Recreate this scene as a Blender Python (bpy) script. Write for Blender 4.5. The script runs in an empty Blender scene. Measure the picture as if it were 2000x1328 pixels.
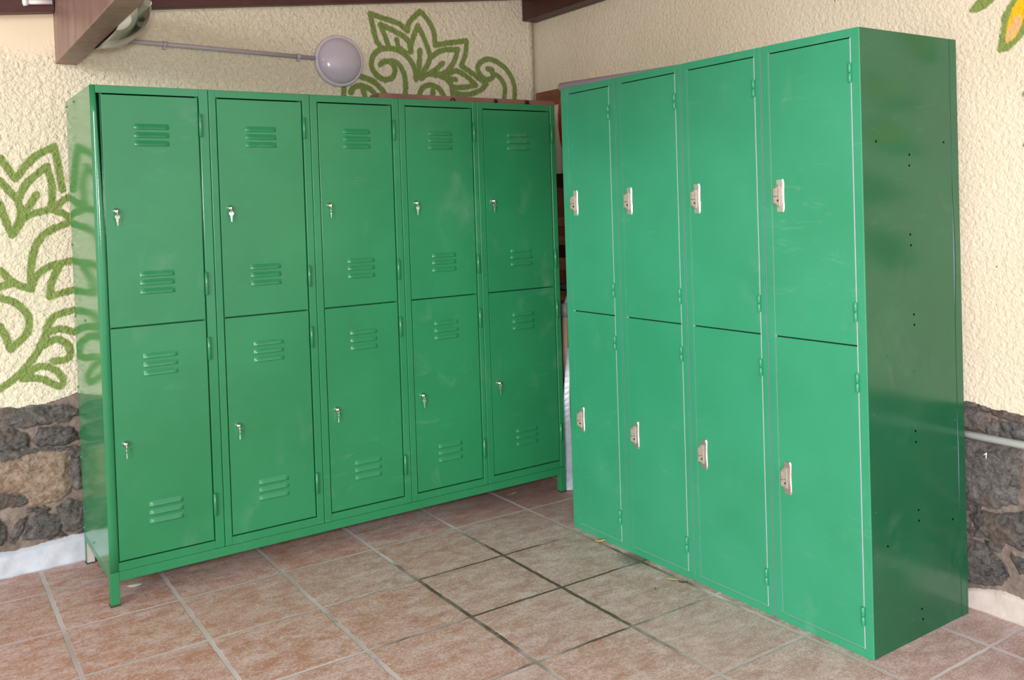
import bpy, bmesh, math, random
import numpy as np
from mathutils import Vector, Matrix
random.seed(7)
SC = bpy.context.scene
COL = SC.collection
# ------------------------------------------------------------ camera, sky, sun, exposure
cam_data = bpy.data.cameras.new('camera'); cam = bpy.data.objects.new('camera', cam_data); COL.objects.link(cam)
cam_data.sensor_fit = 'HORIZONTAL'; cam_data.sensor_width = 36.0
cam_data.lens = 31.731; cam_data.shift_x = 0.0; cam_data.shift_y = -0.11234
cam_data.clip_start = 0.05; cam_data.clip_end = 200
cam.matrix_world = Matrix(((0.8298753, 0.0376356, -0.5566782, -0.3724558), (-0.5570132, -0.0018769, -0.8305016, -3.2448385), (-0.0323012, 0.9992898, 0.0194060, 1.3240532), (0.0000000, 0.0000000, 0.0000000, 1.0000000)))
SC.camera = cam
world = bpy.data.worlds.new('overcast_sky'); SC.world = world; world.use_nodes = True
wn = world.node_tree.nodes['Background']; wn.inputs[0].default_value = (0.93, 0.97, 1.0, 1); wn.inputs[1].default_value = 1.05
sun_d = bpy.data.lights.new('sun', 'SUN'); sun = bpy.data.objects.new('sun', sun_d); COL.objects.link(sun)
sun_d.energy = 1.15; sun_d.angle = math.radians(18); sun_d.color = (1.0, 0.98, 0.955)
sun.rotation_euler = Vector((0.74, 0.66, -0.15)).to_track_quat('-Z', 'Y').to_euler()
# the photographer's camera flash, just above the lens
fl_d = bpy.data.lights.new('camera_flash', 'POINT'); fl = bpy.data.objects.new('camera_flash', fl_d); COL.objects.link(fl)
fl_d.energy = 85; fl_d.shadow_soft_size = 0.07; fl_d.color = (1.0, 0.985, 0.96); fl.location = (-0.365, -3.25, 1.47)
vs = SC.view_settings; vs.view_transform = 'Standard'; vs.look = 'None'; vs.gamma = 1.0; vs.exposure = 0.80
vs.use_curve_mapping = False

# ------------------------------------------------------------ data (metres, on the wall planes)
MA=[[[1.4694, 2.2522], [1.4809, 2.1929], [1.4952, 2.1335], [1.5161, 2.0997]], [[1.4694, 2.2522], [1.5382, 2.2383], [1.611, 2.2217], [1.6615, 2.19]], [[1.6615, 2.19], [1.6777, 2.2353], [1.7354, 2.2897]], [[1.7354, 2.2897], [1.781, 2.2443], [1.806, 2.194], [1.8125, 2.1314]], [[1.8125, 2.1314], [1.8921, 2.1479], [1.9921, 2.1661]], [[1.9921, 2.1661], [1.9833, 2.101], [1.956, 2.0402]], [[1.956, 2.0402], [2.0175, 2.0061], [2.0862, 1.9664], [2.1052, 1.9565]], [[2.1052, 1.9565], [2.0652, 1.9219], [1.988, 1.8968], [1.9071, 1.8987]], [[1.5202, 2.2063], [1.5407, 2.1573], [1.5583, 2.1027]], [[1.5202, 2.2063], [1.5924, 2.1818], [1.6598, 2.1461], [1.678, 2.0906]], [[1.6023, 2.1417], [1.6123, 2.1066], [1.6458, 2.0832]], [[1.6991, 1.9572], [1.6952, 2.0089], [1.6622, 2.0586], [1.6117, 2.0912], [1.5552, 2.0974], [1.5044, 2.0837], [1.4754, 2.0514], [1.4683, 2.0107], [1.4889, 1.9716], [1.5326, 1.9486], [1.5726, 1.9609], [1.5882, 1.9975], [1.5696, 2.0321], [1.536, 2.0351], [1.513, 2.0185]], [[1.5755, 2.0376], [1.6091, 2.0243], [1.6361, 1.9797], [1.6428, 1.9285], [1.6383, 1.8871]], [[1.7209, 2.2183], [1.6891, 2.1535], [1.6721, 2.0902]], [[1.7209, 2.2183], [1.7537, 2.1532], [1.7753, 2.0973], [1.7801, 2.0662], [1.7542, 2.0123], [1.7171, 1.9685]], [[1.7268, 2.0992], [1.7195, 2.0311], [1.7116, 1.9787]], [[1.7863, 2.0719], [1.8479, 2.1076], [1.9404, 2.1194]], [[1.9404, 2.1194], [1.9131, 2.0536], [1.8745, 2.0088], [1.8433, 1.9911], [1.7651, 1.9868], [1.7287, 1.964]], [[1.8515, 2.0445], [1.8079, 2.0102], [1.7711, 1.9871]], [[1.8068, 1.9838], [1.8677, 1.9925], [1.9238, 2.0116], [1.9852, 1.9882], [2.0406, 1.9479]], [[2.0406, 1.9479], [1.9769, 1.934], [1.9083, 1.9308], [1.879, 1.9665], [1.8369, 1.9802]], [[1.8792, 1.9719], [1.9221, 1.9688]], [[2.2738, 1.8756], [2.2768, 1.9538], [2.2458, 2.0189], [2.1878, 2.0652], [2.1231, 2.0831], [2.0707, 2.0634], [2.0534, 2.0298], [2.0744, 1.993], [2.1125, 1.9787], [2.1458, 1.9968], [2.1405, 2.0294], [2.1146, 2.0334]], [[2.1399, 2.013], [2.185, 1.9935], [2.2163, 1.9453], [2.2068, 1.873]], [[1.7135, 1.8747], [1.7328, 1.9173], [1.775, 1.9349], [1.8225, 1.9214], [1.8514, 1.8857]], [[1.7922, 1.9148], [1.7879, 1.8831]], [[1.8728, 1.9662], [1.8962, 1.9355], [1.9007, 1.8931]], [[1.4063, 1.9595], [1.4765, 1.9356], [1.5141, 1.902], [1.5409, 1.8727]], [[1.324, 1.913], [1.3219, 1.8586]], [[1.3574, 1.8799], [1.3772, 1.9057], [1.4153, 1.9125], [1.4586, 1.8994], [1.4904, 1.8655]], [[1.4153, 1.9125], [1.4297, 1.863]]]
MC=[[[-0.0718, 1.5711], [-0.0232, 1.4925]], [[-0.0232, 1.4925], [0.0393, 1.5715], [0.1126, 1.616]], [[0.1126, 1.616], [0.1242, 1.5396], [0.1354, 1.4506]], [[-0.0751, 1.4852], [-0.0192, 1.4136]], [[-0.0192, 1.4136], [0.0146, 1.4763], [0.0845, 1.5396]], [[0.0845, 1.5396], [0.0994, 1.4592], [0.0928, 1.3789]], [[0.0447, 1.4321], [0.0107, 1.3732]], [[-0.0192, 1.4136], [-0.0109, 1.358], [-0.0416, 1.2803]], [[-0.0783, 1.3992], [-0.0605, 1.3282], [-0.0416, 1.2803]], [[-0.0416, 1.2803], [0.0098, 1.3494], [0.089, 1.375], [0.1525, 1.4179]], [[0.0962, 1.3748], [0.1534, 1.3448], [0.204, 1.3104]], [[0.1825, 1.3316], [0.1525, 1.3205], [0.0712, 1.2833], [0.0296, 1.2213], [0.0163, 1.1504], [0.0133, 1.0709]], [[0.0133, 1.0709], [-0.0416, 1.0989], [-0.0878, 1.1493]], [[-0.0902, 1.0868], [-0.0416, 1.0989]], [[0.1988, 1.1714], [0.1541, 1.17], [0.0807, 1.1543], [0.0292, 1.1176], [0.0133, 1.0709]], [[0.1171, 1.1601], [0.0857, 1.0976], [0.0763, 1.0379]], [[0.0763, 1.0379], [0.1535, 1.056], [0.1944, 1.0569]], [[-0.0916, 1.0478], [-0.0376, 1.0196], [-0.0011, 0.9687], [-0.007, 0.9056], [-0.0649, 0.8486]], [[-0.0649, 0.8486], [-0.0768, 0.8972], [-0.0958, 0.9384]], [[-0.1046, 0.7042], [-0.0481, 0.7438], [0.0104, 0.808], [0.0486, 0.8757], [0.0802, 0.953], [0.1543, 0.9785], [0.1915, 0.9792]], [[0.0566, 0.899], [0.1076, 0.9098], [0.1547, 0.8928]], [[0.0477, 0.8517], [0.0916, 0.8711], [0.1343, 0.842], [0.1325, 0.7934], [0.0812, 0.7874]], [[-0.0127, 0.7551], [0.0375, 0.7727], [0.087, 0.7503], [0.1109, 0.7066], [0.092, 0.6889], [0.0357, 0.7248], [-0.0276, 0.7332]]]
MR={'g': [[[-1.6896, 1.8907], [-1.7052, 1.9086], [-1.7226, 1.9218], [-1.7316, 1.9449], [-1.8063, 1.9533], [-1.7809, 1.9138], [-1.7472, 1.8918], [-1.7132, 1.8839]], [[-1.7774, 1.7499], [-1.7844, 1.7899], [-1.7957, 1.8411], [-1.7919, 1.8541], [-1.8211, 1.8932], [-1.8456, 1.9204], [-1.9002, 1.9324], [-1.9139, 1.8583], [-1.8746, 1.8103], [-1.8506, 1.7825], [-1.81, 1.7487]], [[-1.8451, 1.6138], [-1.8547, 1.6227], [-1.8788, 1.6337], [-1.8704, 1.6027], [-1.8509, 1.607]], [[-1.8458, 1.4599], [-1.8581, 1.4832], [-1.8793, 1.4694], [-1.8632, 1.4465]]], 'y': [[[-1.8044, 1.7721], [-1.8095, 1.8222], [-1.8287, 1.8754], [-1.8532, 1.9067], [-1.8767, 1.9137], [-1.872, 1.8747], [-1.8534, 1.8262], [-1.8349, 1.7893]]], 't': [[[-1.8044, 1.7721], [-1.8114, 1.8138], [-1.8361, 1.8497], [-1.852, 1.8507], [-1.8493, 1.8149], [-1.8268, 1.7866]]], 'p': []}
SL=[('g', [[-0.1074, 0.6302], [-0.0429, 0.6262], [0.0436, 0.6189], [0.1325, 0.6115], [0.1558, 0.5903], [0.1792, 0.5689], [0.1465, 0.5562], [0.0828, 0.5545], [-0.0356, 0.5505], [-0.1098, 0.5682], [-0.1379, 0.601]]), ('d', [[-0.1491, 0.5633], [-0.0805, 0.5578], [-0.0365, 0.5276], [-0.0149, 0.4952], [-0.0185, 0.467], [-0.0641, 0.4636], [-0.1425, 0.4804]]), ('d', [[0.0009, 0.5098], [0.0198, 0.5356], [0.0666, 0.5396], [0.1241, 0.5303], [0.1524, 0.502], [0.1542, 0.4781], [0.1004, 0.4637], [0.0172, 0.4665], [0.0, 0.4869]]), ('d', [[-0.0842, 0.4586], [-0.0392, 0.4563], [-0.0445, 0.4487], [-0.0845, 0.4518]]), ('o', [[-0.1446, 0.4243], [-0.04, 0.4363], [0.0368, 0.4398], [0.1101, 0.4385], [0.1124, 0.3615], [0.1203, 0.2892], [0.1032, 0.2573], [-0.0216, 0.2513], [-0.0451, 0.2994], [-0.1481, 0.3318]]), ('d', [[-0.1483, 0.3262], [-0.0549, 0.3072], [-0.0209, 0.2714], [-0.0571, 0.2502], [-0.1507, 0.2645]]), ('d', [[-0.0348, 0.2397], [0.024, 0.2388], [0.0443, 0.2257], [0.0076, 0.2132], [-0.0279, 0.2209]]), ('d', [[-0.0967, 0.1274], [-0.0793, 0.192], [-0.0333, 0.2106], [-0.0558, 0.1522], [-0.0869, 0.125]]), ('d', [[-0.0184, 0.2015], [0.0283, 0.2146], [0.0739, 0.1813], [0.0722, 0.1347], [0.0922, 0.1066], [0.0398, 0.107], [-0.0516, 0.1283]]), ('b', [[0.0705, 0.2289], [0.1133, 0.2434], [0.1662, 0.2265], [0.162, 0.1143], [0.0981, 0.1229], [0.0685, 0.1766]]), ('d', [[-0.1517, 0.2364], [-0.1181, 0.2177], [-0.1057, 0.1523], [-0.1166, 0.1263], [-0.1559, 0.1243]]), ('b', [[0.1206, 0.4366], [0.1738, 0.4272], [0.174, 0.2903], [0.1358, 0.2743], [0.1208, 0.3009], [0.1177, 0.3605]]), ('g', [[-0.1138, 0.4611], [-0.024, 0.4565], [0.1, 0.452], [0.1424, 0.4505], [0.1633, 0.435], [0.037, 0.4456], [-0.0651, 0.4352], [-0.115, 0.4301]])]
SR=[('d', [[-1.6177, 0.6538], [-1.7024, 0.6469], [-1.617, 0.6221]]), ('b', [[-1.6168, 0.6151], [-1.7023, 0.6421], [-1.7291, 0.6173], [-1.7212, 0.5682], [-1.6155, 0.5587]]), ('r', [[-1.7025, 0.6551], [-1.7831, 0.6436], [-1.86, 0.6372], [-1.8598, 0.6273], [-1.7761, 0.6256], [-1.7159, 0.6389]]), ('u', [[-1.7254, 0.6031], [-1.7693, 0.6177], [-1.7679, 0.5839], [-1.7279, 0.5627]]), ('u', [[-1.7758, 0.6122], [-1.8598, 0.6273], [-1.8586, 0.5683], [-1.7683, 0.5691]]), ('h', [[-1.6149, 0.5339], [-1.7478, 0.5462], [-1.8262, 0.5354], [-1.8271, 0.4231], [-1.8099, 0.3724], [-1.7433, 0.3418], [-1.6099, 0.3214]]), ('d', [[-1.6098, 0.3165], [-1.7092, 0.3385], [-1.6949, 0.3155], [-1.6094, 0.3001]]), ('d', [[-1.6734, 0.2891], [-1.6949, 0.3141], [-1.7563, 0.3235], [-1.8608, 0.3657], [-1.8582, 0.2402], [-1.7409, 0.2323], [-1.6795, 0.2491]]), ('d', [[-1.6092, 0.293], [-1.6418, 0.3002], [-1.6733, 0.2821], [-1.6511, 0.2412], [-1.6079, 0.2361]]), ('d', [[-1.6077, 0.229], [-1.6402, 0.2297], [-1.7063, 0.2085], [-1.773, 0.1742], [-1.7853, 0.1309], [-1.758, 0.0949], [-1.6038, 0.0648]]), ('b', [[-1.6586, 0.2572], [-1.7069, 0.2362], [-1.693, 0.2287], [-1.6581, 0.2361]]), ('d', [[-1.7935, 0.2074], [-1.8574, 0.2005], [-1.8568, 0.1673], [-1.8185, 0.1617]]), ('d', [[-1.7066, 0.2224], [-1.7677, 0.2334], [-1.7604, 0.2041], [-1.72, 0.2057]])]
TICK=[[-1.7245, 0.5042], [-1.7335, 0.5128], [-1.7318, 0.4955]]
TL=[[-0.1072, 0.6359], [-0.0578, 0.6284], [-0.0071, 0.6352], [0.044, 0.6305], [0.0968, 0.6461], [0.1502, 0.6561], [0.1718, 0.659]]
TR=[[-1.6179, 0.6609], [-1.6818, 0.6558], [-1.75, 0.648], [-1.8285, 0.6448], [-1.8664, 0.6448]]
BLN=[[-0.1277, 0.0948], [-0.0577, 0.101], [-0.0069, 0.1005], [0.0659, 0.1068], [0.0925, 0.1154], [0.151, 0.1109], [0.2051, 0.1045]]
BRN=[[-1.64, 0.0661], [-1.6896, 0.079], [-1.758, 0.0915], [-1.8228, 0.0898], [-1.8615, 0.0899]]


# ------------------------------------------------------------ materials
def lin(r, g, b):
    f = lambda c: (c/255/12.92) if c/255 <= 0.04045 else ((c/255+0.055)/1.055)**2.4
    return (f(r), f(g), f(b), 1)
class NT:
    def __init__(s, name):
        s.m = bpy.data.materials.new(name); s.m.use_nodes = True; s.t = s.m.node_tree; s.b = s.t.nodes['Principled BSDF']
    def n(s, typ, **kw):
        x = s.t.nodes.new(typ)
        for k, v in kw.items():
            if k.startswith('i_'):
                key = k[2:]; key = int(key) if key.isdigit() else key
                s.put(x, key, v)
            else: setattr(x, k, v)
        return x
    def put(s, node, key, v):
        if isinstance(v, bpy.types.NodeSocket): s.t.links.new(v, node.inputs[key])
        else: node.inputs[key].default_value = v
    def math(s, op, a, b=0.0, c=0.0, clamp=False):
        x = s.n('ShaderNodeMath', operation=op, i_0=a, i_1=b, i_2=c); x.use_clamp = clamp; return x.outputs[0]
    def mix(s, f, a, b):
        x = s.n('ShaderNodeMix', data_type='RGBA'); s.put(x, 0, f); s.put(x, 6, a); s.put(x, 7, b); return x.outputs[2]
    def noise(s, vec, scale, detail=4, rough=0.55, dist=0.0, out=0):
        x = s.n('ShaderNodeTexNoise', i_Scale=scale, i_Detail=detail, i_Roughness=rough, i_Distortion=dist)
        if vec is not None: s.put(x, 'Vector', vec)
        return x.outputs[out]
    def ramp(s, v, lo, hi):
        x = s.n('ShaderNodeMapRange', i_0=v, i_1=lo, i_2=hi, i_3=0.0, i_4=1.0); return x.outputs[0]
    def pos(s): return s.n('ShaderNodeNewGeometry').outputs['Position']
    def objc(s): return s.n('ShaderNodeTexCoord').outputs['Object']
    def scale(s, v, sc): return s.n('ShaderNodeMapping', i_Vector=v, i_Scale=sc).outputs[0]
    def attr(s, name): return s.n('ShaderNodeAttribute', attribute_name=name)
    def bump(s, h, dist, strength=1.0, prev=None):
        x = s.n('ShaderNodeBump', i_Height=h, i_Distance=dist, i_Strength=strength)
        if prev is not None: s.put(x, 'Normal', prev)
        return x.outputs[0]
    def fin(s, color=None, rough=None, normal=None, metal=None, spec=None):
        if color is not None: s.put(s.b, 'Base Color', color)
        if rough is not None: s.put(s.b, 'Roughness', rough)
        if normal is not None: s.put(s.b, 'Normal', normal)
        if metal is not None: s.put(s.b, 'Metallic', metal)
        if spec is not None: s.put(s.b, 'Specular IOR Level', spec)
        return s.m

def paint(name, c1, c2, rough, scuff=0.25):
    k = NT(name); p = k.pos()
    v = k.noise(p, 3.0, 3)
    base = k.mix(k.ramp(v, 0.35, 0.65), c1, c2)
    st = k.noise(k.scale(p, (2.0, 2.0, 7.0)), 5, 6, 0.65, 0.6)
    st2 = k.noise(p, 1.7, 2)
    sm = k.math('MULTIPLY', k.ramp(st, 0.58, 0.85), k.ramp(st2, 0.45, 0.7))
    sb = k.math('MULTIPLY', k.ramp(k.noise(k.scale(p, (1, 1, 0.7)), 8, 5, 0.6, 0.4), 0.55, 0.78), k.ramp(k.noise(p, 2.3, 1), 0.48, 0.62))
    sm = k.math('ADD', sm, k.math('MULTIPLY', sb, 0.8), 0.0, True)
    chalk = tuple(0.55*c1[i]+0.45*0.75 for i in range(3))+(1,)
    col = k.mix(k.math('MULTIPLY', sm, scuff), base, chalk)
    r = k.math('ADD', rough, k.math('MULTIPLY', k.ramp(st2, 0.3, 0.7), 0.08))
    n1 = k.bump(k.noise(p, 420, 2), 0.00012, 0.5)
    n2 = k.bump(k.noise(k.scale(p, (1, 1, 0.6)), 3.5, 0), 0.0035, 0.5, n1)
    return k.fin(col, r, n2)
M = {}
M['green_left'] = paint('deep_green_enamel', lin(36,118,74), lin(40,125,80), 0.25, 0.20)
M['green_post'] = paint('glossy_chipped_green_enamel', lin(36,118,74), lin(40,125,80), 0.10, 0.05)
M['green_end'] = paint('mirror_gloss_green_enamel', lin(42,128,78), lin(47,134,84), 0.06, 0.05)
M['green_right'] = paint('bright_green_enamel', lin(46,142,102), lin(52,149,110), 0.34, 0.32)
M['green_side_shaded'] = paint('green_enamel_side_shade', lin(22,84,55), lin(25,90,59), 0.15, 0.10)  # locker green darkened in the colour, for the end side facing away from light
def plain(name, c, rough=0.5, metal=0.0, var=0.12, sc=40):
    k = NT(name); p = k.objc(); v = k.noise(p, sc, 4)
    d = tuple(x*(1-var) for x in c[:3])+(1,)
    return k.fin(k.mix(k.ramp(v, 0.3, 0.7), c, d), rough, k.bump(v, 0.0004, 0.3), metal)
M['dark'] = plain('painted_gap_shade', lin(12,30,22), 0.8)  # near-black green painted in for the shade of door gaps and vent slots
k = NT('hole_black'); M['hole'] = k.fin(lin(6,8,8), 1.0, None, None, 0.0)
M['primer'] = plain('grey_primer_steel', lin(196,186,200), 0.4, 0.0)
M['seam'] = plain('bare_grey_steel', lin(150,148,168), 0.45, 0.0)
M['chrome'] = plain('chrome', (0.80,0.79,0.78,1), 0.16, 1.0, 0.05)
M['satin'] = plain('satin_nickel', (0.70,0.66,0.62,1), 0.30, 0.9, 0.15, 120)
M['pull'] = plain('dull_nickel', lin(176,164,150), 0.45, 0.15, 0.3, 160)
M['key'] = plain('nickel_key', (0.86,0.82,0.76,1), 0.28, 0.85, 0.08)
M['black'] = plain('black_plastic', lin(24,23,24), 0.5)
M['lamp_ring'] = plain('pale_lilac_plastic', lin(205,196,206), 0.35, 0, 0.04)
M['pipe'] = plain('lilac_grey_conduit', lin(186,176,184), 0.45, 0, 0.08)
M['white_pipe'] = plain('white_painted_pipe', lin(244,242,244), 0.4, 0, 0.04)
M['grey_tube'] = plain('grey_plastic_tube', lin(142,132,140), 0.5, 0, 0.08)
M['white'] = plain('white_enamel', lin(238,234,232), 0.4, 0, 0.03)
M['red'] = plain('red_plastic', lin(190,30,28), 0.4)
M['galv'] = plain('galvanised_sheet', (0.62,0.66,0.74,1), 0.38, 0.6, 0.25, 30)
M['dirty_foot'] = plain('worn_foot_rubber', lin(60,50,46), 0.7)
M['bare_leg'] = plain('dusty_unpainted_steel', lin(190,178,172), 0.6)
k = NT('milky_diffuser'); M['milk'] = k.fin(lin(196,186,198), 0.18, None, 0.0); k.put(k.b, 'Subsurface Weight', 0.0)
k = NT('clear_cover'); fr_ = k.n('ShaderNodeFresnel', i_IOR=1.28).outputs[0]; tr_ = k.n('ShaderNodeBsdfTransparent', i_Color=(0.90,0.92,0.88,1)); gl_ = k.n('ShaderNodeBsdfGlossy', i_Color=(1,1,1,1), i_Roughness=0.06)
mx_ = k.n('ShaderNodeMixShader', i_0=fr_); k.t.links.new(tr_.outputs[0], mx_.inputs[1]); k.t.links.new(gl_.outputs[0], mx_.inputs[2]); k.t.links.new(mx_.outputs[0], k.t.nodes['Material Output'].inputs[0]); M['glass'] = k.m
def wood(name, c1, c2, axis, rough=0.45):
    k = NT(name); p = k.pos(); sc = [26, 26, 26]; sc[axis] = 1.6
    g = k.noise(k.scale(p, sc), 1.0, 6, 0.65, 0.8)
    b = k.noise(p, 7, 3)
    col = k.mix(k.ramp(g, 0.3, 0.7), c1, c2)
    col = k.mix(k.math('MULTIPLY', k.ramp(b, 0.5, 0.75), 0.4), col, tuple(min(1, x*1.5+0.01) for x in c2[:3])+(1,))
    return k.fin(col, rough, k.bump(g, 0.001, 0.5))
M['rafter'] = wood('weathered_purple_brown_beam', lin(106,78,72), lin(142,112,102), 2, 0.42)
M['plate'] = wood('dark_red_stained_timber', lin(58,26,22), lin(82,38,32), 0)
M['plate_y'] = wood('dark_brown_stained_timber', lin(44,22,16), lin(72,36,26), 1)
M['rack'] = wood('red_brown_plank', lin(112,72,62), lin(136,92,80), 0)
M['rack_y'] = wood('warm_brown_plank', lin(112,62,44), lin(134,78,58), 1)
M['ceil'] = wood('ceiling_boards', lin(120,90,70), lin(150,115,90), 0, 0.6)
M['oldwood'] = wood('rough_old_boards', lin(110,70,52), lin(170,110,76), 1, 0.7)
M['handlewood'] = wood('pale_broom_wood', lin(168,138,118), lin(190,160,140), 2, 0.6)
M['leaf'] = plain('dry_yellow_leaf', lin(214,190,112), 0.6, 0, 0.2)
M['leafbrown'] = plain('dry_brown_leaf', lin(110,98,78), 0.7, 0, 0.3)
M['leafgreen'] = plain('fresh_green_leaf', lin(120,180,70), 0.6, 0, 0.2)
M['plaster_blob'] = plain('white_plaster_drip', lin(214,204,194), 0.7)

# plaster wall with the sprayed mural (attribute "mural" = distance in metres to the nearest painted line)
def wall_mat(name, right=False):
    k = NT(name); p = k.pos()
    big = k.noise(p, 1.2, 3)
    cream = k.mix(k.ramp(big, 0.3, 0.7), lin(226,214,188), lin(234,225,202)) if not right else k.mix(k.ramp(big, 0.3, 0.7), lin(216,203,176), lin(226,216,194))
    r1 = k.noise(p, 52 if not right else 70, 4, 0.6, 0.4)
    r2 = k.n('ShaderNodeTexVoronoi', feature='SMOOTH_F1', i_Vector=p, i_Scale=85.0).outputs['Distance']
    h = k.math('ADD', k.ramp(r1, 0.3, 0.72), k.math('MULTIPLY', r2, -0.55))
    spray = k.noise(p, 260, 3, 0.7)
    edge = k.math('ADD', k.attr('mural').outputs['Fac'], k.math('MULTIPLY', k.math('SUBTRACT', spray, 0.5), 0.016))
    edge = k.math('ADD', edge, k.math('MULTIPLY', k.math('SUBTRACT', r1, 0.5), 0.010))
    f = k.math('SUBTRACT', 1.0, k.ramp(edge, -0.0015, 0.0035))
    gcol = k.mix(k.ramp(spray, 0.35, 0.65), lin(92,120,34), lin(126,150,66))
    f = k.math('MULTIPLY', f, k.math('ADD', 0.62, k.math('MULTIPLY', k.ramp(spray, 0.30, 0.50), 0.34)))
    col = k.mix(f, cream, gcol)
    if right:
        for nm, c in (('yellow', lin(240,182,30)), ('tan', lin(220,176,116))):
            e = k.math('ADD', k.attr(nm).outputs['Fac'], k.math('MULTIPLY', k.math('SUBTRACT', spray, 0.5), 0.012))
            col = k.mix(k.math('SUBTRACT', 1.0, k.ramp(e, -0.001, 0.003)), col, c)
    if not right:   # smooth trowelled patch round the beam end
        q = k.n('ShaderNodeVectorMath', operation='DISTANCE', i_0=p, i_1=(0.02, 0.64, 2.10)).outputs['Value']
        sm = k.ramp(k.math('ADD', q, k.math('MULTIPLY', k.math('SUBTRACT', big, 0.5), 0.1)), 0.11, 0.17)
        h = k.math('MULTIPLY', h, k.math('ADD', 0.06, k.math('MULTIPLY', sm, 0.94)))
        col = k.mix(k.math('MULTIPLY', k.math('SUBTRACT', 1.0, sm), 0.7), col, lin(232,216,186))
    specks = k.ramp(k.noise(p, 90, 1), 0.80, 0.83)
    col = k.mix(specks, col, lin(120,100,80))
    n = k.bump(h, 0.0085 if not right else 0.0034, 0.85)
    return k.fin(col, 0.8, n, None, 0.25)
M['wall_back'] = wall_mat('cream_roughcast_plaster')
M['wall_right'] = wall_mat('cream_roughcast_plaster_fine', True)

def stone_mat():
    k = NT('volcanic_rubble_masonry'); p = k.pos()
    c = k.attr('scol').outputs['Color']; mort = k.attr('mort').outputs['Fac']
    n1 = k.noise(p, 34, 12, 0.82, 0.6); n2 = k.noise(p, 9, 4, 0.6); n3 = k.noise(k.scale(p, (1, 1, 1.6)), 110, 6, 0.8)
    mm = k.math('ADD', mort, k.math('MULTIPLY', k.math('SUBTRACT', n1, 0.5), 0.9))
    f = k.ramp(mm, -0.10, 0.12)          # 1 = stone, 0 = mortar
    st = k.mix(k.ramp(n1, 0.36, 0.66), k.mix(0.78, c, lin(12,12,13)), k.mix(0.45, c, lin(205,196,190)))
    st = k.mix(k.math('MULTIPLY', k.ramp(n3, 0.58, 0.70), 0.8), st, lin(205,196,188))
    st = k.mix(k.math('MULTIPLY', k.ramp(n2, 0.52, 0.66), 0.35), st, lin(150,120,98))
    mo_ = k.noise(p, 80, 6, 0.8)
    mo = k.mix(k.ramp(n2, 0.3, 0.7), lin(128,110,100), lin(184,168,156))
    mo = k.mix(k.ramp(mo_, 0.58, 0.72), mo, lin(100,84,76))
    col = k.mix(f, mo, st)
    h = k.math('ADD', k.math('MULTIPLY', n1, 1.0), k.math('MULTIPLY', n3, 0.25))
    return k.fin(col, 0.75, k.bump(h, 0.016, 0.9), None, 0.35)
M['stone'] = stone_mat()
def skirt_mat(name, a, b):
    k = NT(name); p = k.pos(); n1 = k.noise(p, 14, 5, 0.6); n2 = k.noise(p, 60, 5, 0.6)
    col = k.mix(k.ramp(n1, 0.35, 0.7), a, b)
    col = k.mix(k.ramp(n2, 0.66, 0.8), col, lin(150,140,134))
    return k.fin(col, 0.7, k.bump(n2, 0.003, 0.5))
M['skirt_back'] = skirt_mat('whitewashed_kerb', lin(196,200,210), lin(178,182,192))
M['skirt_right'] = skirt_mat('dusty_whitewashed_kerb', lin(206,194,186), lin(184,170,162))

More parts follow.
